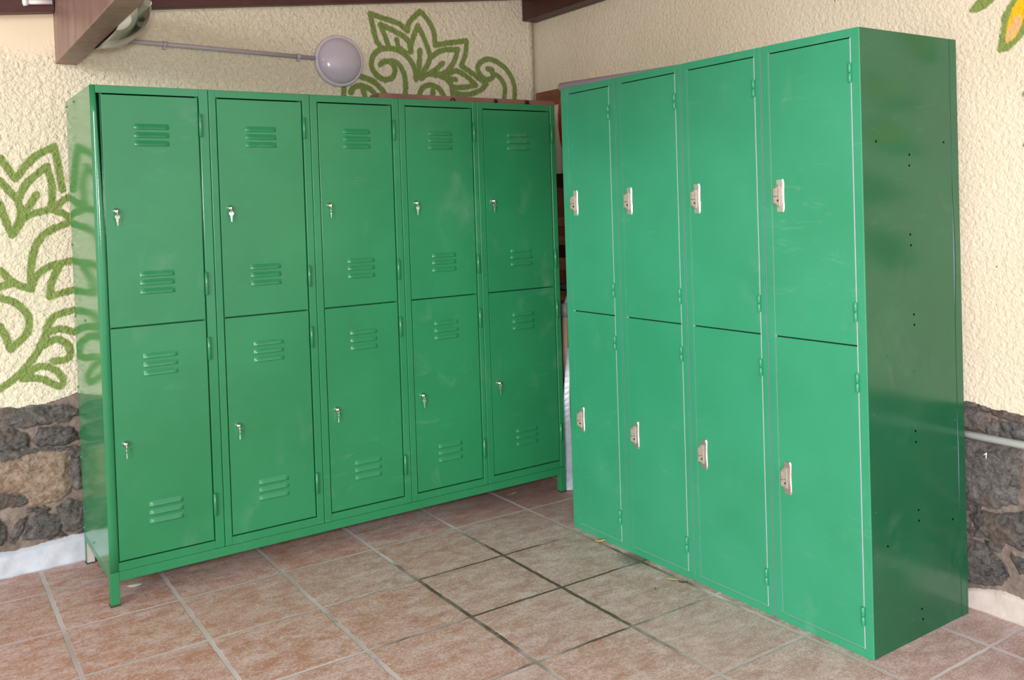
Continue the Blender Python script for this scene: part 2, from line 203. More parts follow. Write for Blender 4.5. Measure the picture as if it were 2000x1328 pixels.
def floor_mat():
    k = NT('terracotta_floor_tiles'); T = 0.36715
    p0 = k.pos()
    w = k.noise(p0, 22, 3, 0.6, 0, 1)
    p = k.n('ShaderNodeVectorMath', operation='ADD', i_0=p0, i_1=k.n('ShaderNodeVectorMath', operation='SCALE', i_0=k.n('ShaderNodeVectorMath', operation='SUBTRACT', i_0=w, i_1=(0.5,0.5,0.5)).outputs[0], i_Scale=0.010).outputs[0]).outputs[0]
    sx = k.n('ShaderNodeSeparateXYZ', i_0=p)
    ax = k.math('DIVIDE', sx.outputs[0], T); ay = k.math('DIVIDE', sx.outputs[1], T)
    def edge(a):
        fr = k.math('FRACT', a); d = k.math('ABSOLUTE', k.math('SUBTRACT', fr, 0.5))
        return k.math('MULTIPLY', k.math('SUBTRACT', 0.5, d), T)
    dx = edge(ax); dy = edge(ay)
    # X-running joints are thin, Y-running joints are wide
    gx = k.ramp(dx, 0.0062, 0.0085); gy = k.ramp(dy, 0.0044, 0.0064)
    tile = k.math('MULTIPLY', gx, gy)
    cid = k.n('ShaderNodeCombineXYZ', i_0=k.math('FLOOR', ax), i_1=k.math('FLOOR', ay))
    wn_ = k.n('ShaderNodeTexWhiteNoise', noise_dimensions='2D', i_Vector=cid.outputs[0])
    rnd = wn_.outputs['Value']
    # streaky, mottled clay
    off = k.n('ShaderNodeVectorMath', operation='ADD', i_0=p0, i_1=k.n('ShaderNodeVectorMath', operation='SCALE', i_0=wn_.outputs['Color'], i_Scale=5.0).outputs[0]).outputs[0]
    s1 = k.noise(k.scale(off, (1.0, 1.7, 1)), 11, 9, 0.76, 0.3)
    s2 = k.noise(k.scale(off, (1.0, 1.6, 1)), 120, 6, 0.85)
    s3 = k.noise(p0, 2.2, 3, 0.5)
    sxyz = k.n('ShaderNodeSeparateXYZ', i_0=p0)
    # newer, redder tiles on the left and under the left lockers, dusty grey ones walked on in the middle
    worn = k.ramp(k.math('ADD', k.math('ADD', sxyz.outputs[0], k.math('MULTIPLY', sxyz.outputs[1], -0.35)), k.math('MULTIPLY', k.math('SUBTRACT', rnd, 0.5), 0.9)), 0.6, 1.9)
    clay = k.mix(k.ramp(s1, 0.26, 0.74), lin(194,157,144), lin(170,114,88))
    grey = k.mix(k.ramp(s1, 0.26, 0.74), lin(192,168,166), lin(166,136,128))
    col = k.mix(k.math('MULTIPLY', worn, 0.75), clay, grey)
    col = k.mix(k.math('MULTIPLY', k.ramp(k.math('ADD', s2, k.math('MULTIPLY', k.math('SUBTRACT', s1, 0.5), -0.5)), 0.46, 0.60), 0.75), col, lin(222,203,202))
    dark = k.ramp(s2, 0.42, 0.30)
    col = k.mix(k.math('MULTIPLY', dark, 0.5), col, lin(120,84,62))
    redd = k.n('ShaderNodeVectorMath', operation='DISTANCE', i_0=p0, i_1=(1.95, 0.30, 0)).outputs['Value']
    col = k.mix(k.math('MULTIPLY', k.ramp(k.math('ADD', redd, k.math('MULTIPLY', s3, 0.3)), 0.75, 0.3), 0.55), col, lin(128,84,72))
    # joints: pale cement, blackened where water pools in the middle
    gd = k.n('ShaderNodeVectorMath', operation='DISTANCE', i_0=k.scale(p0, (0.9, 0.8, 1)), i_1=(1.27, -0.55, 0)).outputs['Value']
    gn = k.noise(p0, 5.5, 4, 0.6)
    dirty = k.ramp(k.math('ADD', gd, k.math('MULTIPLY', k.math('SUBTRACT', gn, 0.5), 1.1)), 0.58, 0.26)
    gcol = k.mix(dirty, k.mix(k.ramp(s3, 0.35, 0.65), lin(212,202,202), lin(178,164,160)), lin(92,80,70))
    col = k.mix(tile, gcol, col)
    soil = k.n('ShaderNodeVectorMath', operation='DISTANCE', i_0=p0, i_1=(1.835, -0.70, 0)).outputs['Value']
    sm = k.ramp(k.math('ADD', soil, k.math('MULTIPLY', k.math('SUBTRACT', s2, 0.5), 0.16)), 0.085, 0.03)
    col = k.mix(k.math('MULTIPLY', sm, 0.7), col, lin(78,68,58))
    h = k.math('ADD', k.math('MULTIPLY', tile, 0.5), k.math('MULTIPLY', s2, 0.12))
    return k.fin(col, 0.55, k.bump(h, 0.003, 0.5), None, 0.4)
M['floor'] = floor_mat()

# ------------------------------------------------------------ mesh helpers
def box(bm, x0, x1, y0, y1, z0, z1, bev=0.0, seg=2, mi=0):
    vs_ = [bm.verts.new(c) for c in ((x0,y0,z0),(x1,y0,z0),(x1,y1,z0),(x0,y1,z0),(x0,y0,z1),(x1,y0,z1),(x1,y1,z1),(x0,y1,z1))]
    fs = [bm.faces.new([vs_[i] for i in f]) for f in ((0,3,2,1),(4,5,6,7),(0,1,5,4),(1,2,6,5),(2,3,7,6),(3,0,4,7))]
    for f in fs: f.material_index = mi
    if bev > 0:
        es = list({e for f in fs for e in f.edges})
        r = bmesh.ops.bevel(bm, geom=es, offset=bev, segments=seg, profile=0.5, affect='EDGES')
        for f in r['faces']: f.material_index = mi
def prism(bm, pts, axis, a, b, mi=0, bev=0):
    """pts 2D polygon extruded along axis (0,1,2) from a to b"""
    def mk(p, t):
        c = list(p); c.insert(axis, t); return bm.verts.new(c)
    A = [mk(p, a) for p in pts]; B = [mk(p, b) for p in pts]
    n = len(pts); fs = []
    fs.append(bm.faces.new(A)); fs.append(bm.faces.new(list(reversed(B))))
    for i in range(n): fs.append(bm.faces.new((A[i], B[i], B[(i+1)%n], A[(i+1)%n])))
    for f in fs: f.material_index = mi
    bmesh.ops.recalc_face_normals(bm, faces=fs)
    if bev:
        bmesh.ops.bevel(bm, geom=list({e for f in fs for e in f.edges}), offset=bev, segments=2, profile=0.5, affect='EDGES')
def lathe(bm, prof, center, axis, n=24, mi=0):
    """prof [(r, t)], revolved about axis direction ('y' etc.) through center"""
    c = Vector(center); ax = Vector(axis).normalized()
    u = ax.orthogonal().normalized(); v = ax.cross(u)
    rings = []
    for r, t in prof:
        if r < 1e-6: rings.append([bm.verts.new(c+ax*t)])
        else: rings.append([bm.verts.new(c+ax*t+(u*math.cos(2*math.pi*i/n)+v*math.sin(2*math.pi*i/n))*r) for i in range(n)])
    fs = []
    for a, b in zip(rings, rings[1:]):
        for i in range(n):
            j = (i+1) % n
            if len(a) == 1 and len(b) == 1: continue
            if len(a) == 1: fs.append(bm.faces.new((a[0], b[i], b[j])))
            elif len(b) == 1: fs.append(bm.faces.new((a[i], b[0], a[j])))
            else: fs.append(bm.faces.new((a[i], b[i], b[j], a[j])))
    for f in fs: f.material_index = mi; f.smooth = True
    bmesh.ops.recalc_face_normals(bm, faces=fs)
def tube(bm, pts, r, n=14, cap=True, mi=0):
    pts = [Vector(p) for p in pts]; rings = []
    up = None
    for i, p in enumerate(pts):
        d = (pts[min(i+1, len(pts)-1)]-pts[max(i-1, 0)]).normalized()
        if up is None: up = d.orthogonal().normalized()
        up = (up-d*up.dot(d)).normalized(); s = d.cross(up)
        rr = r[i] if isinstance(r, (list, tuple)) else r
        rings.append([bm.verts.new(p+(up*math.cos(2*math.pi*k/n)+s*math.sin(2*math.pi*k/n))*rr) for k in range(n)])
    fs = []
    for a, b in zip(rings, rings[1:]):
        for i in range(n):
            j = (i+1) % n; f = bm.faces.new((a[i], b[i], b[j], a[j])); f.smooth = True; fs.append(f)
    if cap: fs.append(bm.faces.new(rings[0])); fs.append(bm.faces.new(rings[-1]))
    for f in fs: f.material_index = mi
    bmesh.ops.recalc_face_normals(bm, faces=fs)
def obj(name, bm, mats, parent=None):
    me = bpy.data.meshes.new(name); bm.to_mesh(me); bm.free()
    for m in (mats if isinstance(mats, (list, tuple)) else [mats]): me.materials.append(M[m])
    o = bpy.data.objects.new(name, me); COL.objects.link(o)
    if parent is not None: o.parent = parent
    return o
def NB(): return bmesh.new()
def tag(o, label, cat, group=None, kind=None):
    o['label'] = label; o['category'] = cat
    if group: o['group'] = group
    if kind: o['kind'] = kind
    return o
def thing(name, label, cat, loc=(0,0,0), rz=0.0, group=None):
    o = bpy.data.objects.new(name, None); o.empty_display_size = 0.05; COL.objects.link(o)
    o.location = loc; o.rotation_euler = (0, 0, rz); return tag(o, label, cat, group)
def struct(name, bm, mats, label=None):
    o = obj(name, bm, mats); o['kind'] = 'structure'
    if label: o['label'] = label
    return o

# ------------------------------------------------------------ the room: walls with mural, rubble dado, kerbs, floor, timbers
BACK_Y, RIGHT_X = 0.64, 2.42
def smooth_line(pts, n=6):
    p = [np.array(a, float) for a in pts]
    if len(p) < 3: return np.array(p)
    P = [2*p[0]-p[1]]+p+[2*p[-1]-p[-2]]; out = []
    for i in range(1, len(P)-2):
        for t in np.linspace(0, 1, n, endpoint=False):
            a, b, c, d = P[i-1:i+3]
            out.append(0.5*(2*b+(c-a)*t+(2*a-5*b+4*c-d)*t*t+(3*b-a-3*c+d)*t**3))
    out.append(p[-1]); return np.array(out)
def seg_dist(Q, line):
    d = np.full(len(Q), 9.0)
    for a, b in zip(line[:-1], line[1:]):
        ab = b-a; t = np.clip(((Q-a)@ab)/max(ab@ab, 1e-12), 0, 1)
        d = np.minimum(d, np.linalg.norm(Q-a-t[:, None]*ab, axis=1))
    return d
def poly_sd(Q, poly):
    """signed distance, negative inside"""
    P = np.array(poly, float); d = seg_dist(Q, np.vstack([P, P[:1]])); ins = np.zeros(len(Q), bool)
    for a, b in zip(P, np.roll(P, -1, 0)):
        c = ((a[1] > Q[:, 1]) != (b[1] > Q[:, 1]))
        with np.errstate(divide='ignore', invalid='ignore'):
            x = (b[0]-a[0])*(Q[:, 1]-a[1])/(b[1]-a[1])+a[0]
        ins ^= (c & (Q[:, 0] < x))
    return np.where(ins, -d, d)
def lines(segs):
    out = []
    for a, b, st in segs:
        n = max(1, int(round((b-a)/st))); out += list(np.linspace(a, b, n, endpoint=False))
    out.append(segs[-1][1]); return np.array(out)
def vnoise(Q, sc, seed):
    r = np.random.RandomState(seed); G = r.rand(64, 64); q = Q*sc+100.3; i = np.floor(q).astype(int); f = q-i; f = f*f*(3-2*f)
    g = lambda a, b: G[a % 64, b % 64]
    return (g(i[:,0],i[:,1])*(1-f[:,0])+g(i[:,0]+1,i[:,1])*f[:,0])*(1-f[:,1])+(g(i[:,0],i[:,1]+1)*(1-f[:,0])+g(i[:,0]+1,i[:,1]+1)*f[:,0])*f[:,1]
def grid_wall(name, mat, us, zs, to3d, depth, attrs, height=None):
    """a slab whose front is a fine grid (attributes per vertex) and whose back is flat"""
    U, Z = np.meshgrid(us, zs); Q = np.stack([U.ravel(), Z.ravel()], 1); nu, nz = len(us), len(zs)
    A, hgt = attrs(Q)
    if height is not None: hgt = height(Q)
    V = to3d(Q, hgt)
    idx = np.arange(nu*nz).reshape(nz, nu)
    F = np.stack([idx[:-1,:-1].ravel(), idx[:-1,1:].ravel(), idx[1:,1:].ravel(), idx[1:,:-1].ravel()], 1).tolist()
    cor = np.array([[us[0],zs[0]],[us[-1],zs[0]],[us[-1],zs[-1]],[us[0],zs[-1]]])
    B = to3d(cor, np.full(4, -depth)); n0 = len(V); V = np.vstack([V, B]).tolist()
    F.append([n0+3, n0+2, n0+1, n0])
    F.append(idx[0].tolist()[::-1]+[n0, n0+1]); F.append(idx[-1].tolist()+[n0+2, n0+3])
    F.append(idx[:,0].tolist()+[n0+3, n0]); F.append(idx[:,-1].tolist()[::-1]+[n0+1, n0+2])
    me = bpy.data.meshes.new(name); me.from_pydata(V, [], F)
    for k_, arr in A.items():
        if arr.ndim == 1:
            a = me.attributes.new(k_, 'FLOAT', 'POINT'); a.data.foreach_set('value', np.concatenate([arr, np.full(4, arr[-1])]).astype(np.float32))
        else:
            a = me.attributes.new(k_, 'FLOAT_COLOR', 'POINT'); a.data.foreach_set('color', np.vstack([arr, np.tile(arr[-1], (4,1))]).astype(np.float32).ravel())
    me.materials.append(M[mat]); me.update()
    bm = bmesh.new(); bm.from_mesh(me); bmesh.ops.recalc_face_normals(bm, faces=bm.faces[:]); bm.to_mesh(me); bm.free()
    for pl in me.polygons: pl.use_smooth = len(pl.vertices) == 4
    o = bpy.data.objects.new(name, me); COL.objects.link(o); o['kind'] = 'structure'; return o
back3 = lambda Q, h: np.stack([Q[:,0], BACK_Y-h, Q[:,1]], 1)
right3 = lambda Q, h: np.stack([RIGHT_X-h, Q[:,0], Q[:,1]], 1)
HW = 0.0132
strokes = [smooth_line(l) for l in MA]
left_motif = [smooth_line(l) for l in MC]
mirror = [np.stack([-0.235-l[:,0], l[:,1]], 1) for l in left_motif]
def mural_back(Q):
    d = np.full(len(Q), 9.0)
    for l in strokes+left_motif+mirror:
        lo = l.min(0)-0.06; hi = l.max(0)+0.06
        m = ((Q > lo) & (Q < hi)).all(1)
        if m.any(): d[m] = np.minimum(d[m], seg_dist(Q[m], l))
    d -= HW; d = np.minimum(d, 0.05)
    return {'mural': d}, (vnoise(Q, 6, 3)-0.5)*0.006
grid_wall('wall_back', 'wall_back', lines([(-2.6,-0.42,0.10),(-0.42,0.18,0.0045),(0.18,1.25,0.06),(1.25,2.35,0.0045),(2.35,2.40,0.02)]),
          lines([(0.60,1.70,0.0055),(1.70,1.86,0.02),(1.86,2.32,0.0045),(2.32,3.3,0.1)]), back3, 0.25, mural_back)
petals = [[(-1.85,1.62),(-1.91,1.66),(-1.99,1.74),(-2.09,1.78),(-2.03,1.66),(-1.94,1.60)], [(-1.85,1.45),(-1.91,1.55),(-1.99,1.60),(-2.10,1.58),(-2.04,1.50),(-1.95,1.46)], [(-1.88,1.10),(-1.93,1.19),(-2.02,1.22),(-2.12,1.18),(-2.03,1.08),(-1.95,1.06)],
          [(-1.90,1.32),(-2.0,1.40),(-2.14,1.42),(-2.2,1.34),(-2.08,1.28)]]
cores = [[(-1.90,1.65),(-1.97,1.70),(-2.05,1.74),(-2.00,1.67)], [(-1.91,1.51),(-1.96,1.56),(-2.04,1.56),(-1.98,1.51)]]
def mural_right(Q):
    def un(ps):
        d = np.full(len(Q), 0.05)
        for p_ in ps:
            P = np.array(p_); m = ((Q > P.min(0)-0.06) & (Q < P.max(0)+0.06)).all(1)
            if m.any(): d[m] = np.minimum(d[m], poly_sd(Q[m], P))
        return d
    return {'mural': un(MR['g']+petals), 'yellow': un(MR['y']+cores), 'tan': un(MR['t'])}, (vnoise(Q, 5, 9)-0.5)*0.008
grid_wall('wall_right', 'wall_right', lines([(-5.0,-2.3,0.2),(-2.3,-1.6,0.007),(-1.6,0.95,0.06)]),
          lines([(0.60,0.95,0.05),(0.95,2.6,0.007),(2.6,3.3,0.1)]), right3, 0.25, mural_right)
SCOL = {'d': (44,42,45), 'g': (92,84,80), 'b': (70,60,56), 'o': (226,184,148), 'r': (84,62,58), 'u': (96,98,106), 'h': (98,96,94)}
def rubble(polys, vis, top, seed, tick=None):
    rs = np.random.RandomState(seed)
    seeds = np.array([(x+rs.uniform(-.06,.06), z+rs.uniform(-.03,.03)) for x in np.arange(-5.2, 3.0, 0.17) for z in np.arange(0.02, 0.8, 0.105)])
    keys = list(SCOL); scol = [SCOL[keys[i]] for i in rs.choice(len(keys), len(seeds), p=[.4,.15,.15,.06,.06,.08,.1])]
    TP = np.array(top)
    def f(Q):
        W = Q+np.stack([vnoise(Q, 26, seed)-.5, vnoise(Q, 26, seed+1)-.5], 1)*0.016+np.stack([vnoise(Q, 90, seed+2)-.5, vnoise(Q, 90, seed+3)-.5], 1)*0.009
        mort = np.full(len(Q), -1.0); col = np.tile(np.array(lin(150,130,120)), (len(Q), 1)); h = np.zeros(len(Q))
        inv = (Q[:,0] > vis[0]) & (Q[:,0] < vis[1])
        o_ = ~inv
        if o_.any():
            q = W[o_]*np.array([0.62, 1.0]); s = seeds*np.array([0.62, 1.0])
            best = np.full(len(q), 9.0); sec = np.full(len(q), 9.0); bi = np.zeros(len(q), int)
            for i, c in enumerate(s):
                d = np.linalg.norm(q-c, axis=1); b = d < best
                sec = np.where(b, best, np.minimum(sec, d)); bi = np.where(b, i, bi); best = np.where(b, d, best)
            e = (sec-best)/2-0.003
            mort[o_] = np.clip(e/0.012, -1, 1); h[o_] = np.clip(e, 0, 0.022)
            col[o_] = np.array([lin(*scol[i]) for i in range(len(seeds))])[bi]
        if inv.any():
            w = W[inv]; best = np.full(len(w), 9.0); cc = col[inv].copy()
            for ty, P in polys:
                d = poly_sd(w, P)-0.004; b = d < best; best = np.where(b, d, best); cc[b] = lin(*SCOL[ty])
            mort[inv] = np.clip(-best/0.010, -1, 1); h[inv] = np.sqrt(np.clip(-best, 0, 0.03)/0.03)*0.022; col[inv] = cc
        if tick is not None:
            t = seg_dist(Q, np.array(tick)) < 0.0022; col[t] = (1.6, 1.6, 1.6, 1)
        h = h+(vnoise(Q, 60, seed+5)-.5)*0.006+(vnoise(Q*[1,1.8], 130, seed+6)-.5)*0.004
        # the rubble dies back under the plaster along an uneven line
        tz = np.interp(Q[:,0], TP[:,0], TP[:,1])+(vnoise(Q*[1,0], 30, seed+7)-.5)*0.012
        h = np.where(Q[:,1] > tz, -0.03, h+0.006)
        return {'mort': mort, 'scol': col}, h
    return f
grid_wall('wall_back_stone', 'stone', lines([(-2.6,-0.16,0.03),(-0.16,0.17,0.0035),(0.17,2.40,0.04)]), lines([(0.0,0.70,0.0035)]), back3, 0.2,
          rubble(SL, (-0.16, 0.17), sorted(TL)+[[0.5,0.65],[2.4,0.65]], 3))
grid_wall('wall_right_stone', 'stone', lines([(-5.0,-1.90,0.04),(-1.90,-1.60,0.0035),(-1.60,0.95,0.04)]), lines([(0.0,0.70,0.0035)]), right3, 0.2,
          rubble(SR, (-1.90, -1.60), sorted(TR)+[[0.9,0.65]], 5))
bm = NB()
for (ya, za), (yb, zb) in zip(TICK[:-1], TICK[1:]): tube(bm, [(RIGHT_X-0.031, ya, za), (RIGHT_X-0.031, yb, zb)], 0.0016, 8)
obj('chalk_mark', bm, 'white', bpy.data.objects['wall_right_stone'])['label'] = 'small white painted figure 1 on the dark stone'
def kerb(name, mat, us, line, to3d, d0, seed, z0=0.0):
    L = np.array(sorted(line))
    def top(u): return np.interp(u, L[:,0], L[:,1])+0.012*(vnoise(np.stack([u, u*0], 1), 18, seed)-.5)
    zs = np.linspace(0, 1, 14); U, T_ = np.meshgrid(us, zs); u = U.ravel(); t = T_.ravel(); z = z0+t*(top(u)-z0)
    Q = np.stack([u, z], 1)
    prof = d0*(1-0.35*t)-np.clip(t-0.8, 0, 1)*0.12
    h = np.maximum(prof+(vnoise(Q, 24, seed)-.5)*0.008+(vnoise(Q, 9, seed+1)-.5)*0.008, -0.02)
    V = to3d(Q, h); nu = len(us); idx = np.arange(len(V)).reshape(14, nu)
    F = np.stack([idx[:-1,:-1].ravel(), idx[:-1,1:].ravel(), idx[1:,1:].ravel(), idx[1:,:-1].ravel()], 1).tolist()
    cor = to3d(np.array([[us[0],z0],[us[-1],z0],[us[-1],0.1],[us[0],0.1]]), np.full(4, -0.06)); n0 = len(V)
    V = np.vstack([V, cor]).tolist(); F += [[n0+3,n0+2,n0+1,n0], idx[0].tolist()[::-1]+[n0,n0+1], idx[-1].tolist()+[n0+2,n0+3], idx[:,0].tolist()+[n0+3,n0], idx[:,-1].tolist()[::-1]+[n0+1,n0+2]]
    me = bpy.data.meshes.new(name); me.from_pydata(V, [], F); me.materials.append(M[mat])
    bm = bmesh.new(); bm.from_mesh(me); bmesh.ops.recalc_face_normals(bm, faces=bm.faces[:]); bm.to_mesh(me); bm.free()
    for pl in me.polygons: pl.use_smooth = len(pl.vertices) == 4
    o = bpy.data.objects.new(name, me); COL.objects.link(o); o['kind'] = 'structure'; return o
kerb('baseboard_back', 'skirt_back', lines([(-2.6,-0.3,0.05),(-0.3,0.3,0.008),(0.3,2.38,0.05)]), [[-2.6,0.09]]+BLN+[[0.5,0.1],[2.4,0.1]], back3, 0.030, 21)
kerb('baseboard_right', 'skirt_right', lines([(-5.0,-1.95,0.05),(-1.95,-1.55,0.008),(-1.55,0.6,0.05)]), [[-5,0.09]]+BRN[::-1]+[[0.6,0.08]], right3, 0.024, 25)
bm = NB(); box(bm, -9, 2.62, -10, 0.9, -0.12, 0.0); struct('floor', bm, 'floor')
bm = NB(); prism(bm, [(-1.6, 2.584), (2.62, 3.09), (2.62, 3.14), (-1.6, 2.634)], 1, -3.5, 0.88); struct('ceiling', bm, 'ceil')
# sloping wall plate along the back wall, beam along the right wall, rafter end let into the back wall
bm = NB()
prism(bm, [(-1.9, 2.119-0.1205*1.95-0.0), (0.128, 2.119+0.1205*0.08), (0.128, 2.119+0.1205*0.08+0.20), (-1.9, 2.119-0.1205*1.95+0.20)], 1, 0.585, 0.66, 0, 0.003)
o = struct('trim_1', bm, 'plate')
bm = NB()
prism(bm, [(0.207, 2.143), (2.395, 2.412), (2.395, 2.55), (0.207, 2.37)], 1, 0.600, 0.66, 0, 0.003)
struct('trim_2', bm, 'plate')
bm = NB(); box(bm, 2.335, 2.425, -3.0, 0.636, 2.292, 2.46, 0.004); struct('trim_3', bm, 'plate_y')
bm = NB(); box(bm, 0.129, 0.206, -2.6, 0.655, 1.936, 2.195, 0.003); struct('trim_4', bm, 'rafter')

# ------------------------------------------------------------ round bulkhead lamp with its conduit, on the back wall
t = thing('bulkhead_lamp', 'round milky bulkhead lamp on the cream wall above the left lockers', 'lamp', (1.300, 0.64, 2.019))
bm = NB(); lathe(bm, [(0.0,0.0),(0.113,0.0),(0.117,0.004),(0.118,0.018),(0.112,0.026),(0.106,0.026),(0.103,0.020)], (0,0.002,0), (0,-1,0), 56); obj('rim', bm, 'lamp_ring', t)
bm = NB(); lathe(bm, [(0.1045,0.020)]+[(0.104*math.cos(a), 0.022+0.046*math.sin(a)) for a in [i*math.pi/2/14 for i in range(1, 14)]]+[(0.0,0.068)], (0,0.002,0), (0,-1,0), 56); obj('diffuser', bm, 'milk', t)
t = thing('conduit', 'thin lilac-grey conduit running along the wall to the round lamp', 'pipe', (0.22, 0.62, 2.045))
bm = NB(); tube(bm, [(0,0,0),(0.96,0,-0.021)], 0.0092); obj('tube', bm, 'pipe', t)
for x in (0.315, 0.885):
    bm = NB(); lathe(bm, [(0.0098,-0.008),(0.0125,-0.008),(0.0125,0.008),(0.0098,0.008)], (x, 0, -0.021*x/0.96), (1,0,-0.022), 20)
    box(bm, x-0.008, x+0.008, -0.002, 0.018, -0.021*x/0.96-0.019, -0.021*x/0.96-0.008, 0.001); obj('saddle_clip', bm, 'pipe', t)
# oval clear bulkhead light on the side of the rafter
t = thing('bulkhead_light', 'clear glass oval light with white tray fixed to the side of the brown rafter', 'lamp', (0.206, 0.04, 2.035))
def half_egg(bm, dx, ry, rz, n=40, m=12, pw=0.75):
    rings = []
    for a in range(m+1):
        th = math.pi/2*a/m; c, s_ = math.cos(th), math.sin(th)
        if a == m: rings.append([bm.verts.new((0.001+dx, 0, 0))]); break
        rings.append([bm.verts.new((0.001+dx*s_**0.85, ry*(c**0.7)*math.copysign(abs(math.cos(q))**pw, math.cos(q)), rz*(c**0.7)*math.copysign(abs(math.sin(q))**pw, math.sin(q)))) for q in [2*math.pi*i/n for i in range(n)]])
    for a, b in zip(rings, rings[1:]):
        for i in range(n):
            j = (i+1) % n
            bm.faces.new((a[i], b[i], b[j], a[j]) if len(b) > 1 else (a[i], b[0], a[j])).smooth = True
    bmesh.ops.recalc_face_normals(bm, faces=bm.faces[:])
bm = NB(); half_egg(bm, 0.125, 0.30, 0.115); bmesh.ops.recalc_face_normals(bm, faces=bm.faces[:])
obj('cover', bm, 'glass', t)
bm = NB(); half_egg(bm, 0.080, 0.285, 0.106, 40, 12, 0.45); obj('tray', bm, 'white', t)
bm = NB(); tube(bm, [(0.098, -0.20, -0.01), (0.098, 0.14, -0.01)], 0.012); obj('tube', bm, 'white', t)
bm = NB(); tube(bm, [(0.018, 0.575, 2.150),(0.118, 0.575, 2.160)], 0.009); tube(bm, [(0.020,0.575,2.150),(0.034,0.575,2.1515)], 0.014)
tag(obj('cable_duct', bm, 'white_pipe'), 'short white cable pipe on the dark wall plate left of the rafter', 'pipe')

# ------------------------------------------------------------ left bank: five vented lockers on a legged stand
LO = Vector((0.1574, 0.0797, 0)); LA = 0.0070837
LU = Vector((math.cos(LA), math.sin(LA), 0)); LV = Vector((-math.sin(LA), math.cos(LA), 0))
LB = [0.0, 0.394, 0.780, 1.164, 1.540, 1.965]
DX = [(0.0345, 0.3560), (0.0300, 0.3520), (0.0330, 0.3490), (0.0310, 0.3500), (0.0355, 0.3930)]
ORD = ['leftmost', 'second from left', 'middle', 'second from right', 'rightmost']
def louver(parent, x0, x1, z, back):
    """pressed hood, its lower lip closed by a face coloured as slot shade"""
    bm = NB(); nu, nv = 18, 6; g = []
    for j in range(nv+1):
        v = j/nv; row = []
        for i in range(nu+1):
            u = i/nu; e = min(1, min(u, 1-u)/0.10); e = math.sin(e*math.pi/2)
            row.append(bm.verts.new((x0+(x1-x0)*u, back-0.0003-0.0062*e*math.sin(v*math.pi/2)**1.2, z+0.019*(1-v))))
        g.append(row)
    for j in range(nv):
        for i in range(nu):
            f = bm.faces.new((g[j][i], g[j+1][i], g[j+1][i+1], g[j][i+1])); f.smooth = True
    low = [bm.verts.new((v.co.x, back-0.0003, v.co.z+0.0006)) for v in g[-1]]
    for i in range(nu):
        f = bm.faces.new((g[-1][i], low[i], low[i+1], g[-1][i+1])); f.material_index = 1 if 1 < i < nu-2 else 0  # underside coloured dark as the shade inside the slot
    bmesh.ops.remove_doubles(bm, verts=bm.verts[:], dist=1e-6)
    return obj('vent_louver', bm, ['green_left', 'dark'], parent)
def key_set(label, world_loc, rz, tilt):
    t = thing('hanging_key', label, 'key', world_loc, rz, 'keys hanging from the left locker doors')
    bm = NB(); n = 22
    R = 0.0085; pts = []
    for i in range(n):   # bow
        a = math.radians(-62+(304)*i/(n-1)+0); pts.append((R*math.sin(a+math.pi*0)*1.0, 0))
    outline = [(0.0033,-0.0085)]+[(R*math.cos(math.radians(a)), R*math.sin(math.radians(a))*0.95) for a in range(-55, 236, 14)]+[(-0.0033,-0.0085),(-0.0033,-0.016),(-0.0020,-0.0175),(-0.0028,-0.020),(-0.0014,-0.023),(-0.0022,-0.026),(0.0,-0.031),(0.0022,-0.029),(0.0022,-0.0165),(0.0033,-0.015)]
    c, s = math.cos(tilt), math.sin(tilt)
    outline = [(x, z-0.0195) for x, z in outline]
    prism(bm, outline, 1, -0.001, 0.001, 0, 0.0003)
    lathe(bm, [(0.0,0),(0.0020,0),(0.0020,0.0006),(0,0.0006)], (0,-0.0011,-0.0145), (0,-1,0), 12, 1)
    o = obj('key_blade', bm, ['key', 'black'], t); o.rotation_euler = (0, 0, tilt)
    bm = NB(); tube(bm, [(0, 0.0062*math.cos(a), -0.0082+0.0062*math.sin(a)) for a in [i*2*math.pi/16 for i in range(17)]], 0.0007, 6, False)
    obj('key_ring', bm, 'chrome', t)
KT = [0.25, -0.15, 1.1, 0.1, 0.05]; KTL = [1.25, 1.35, 1.35, 0.12, 0.05]
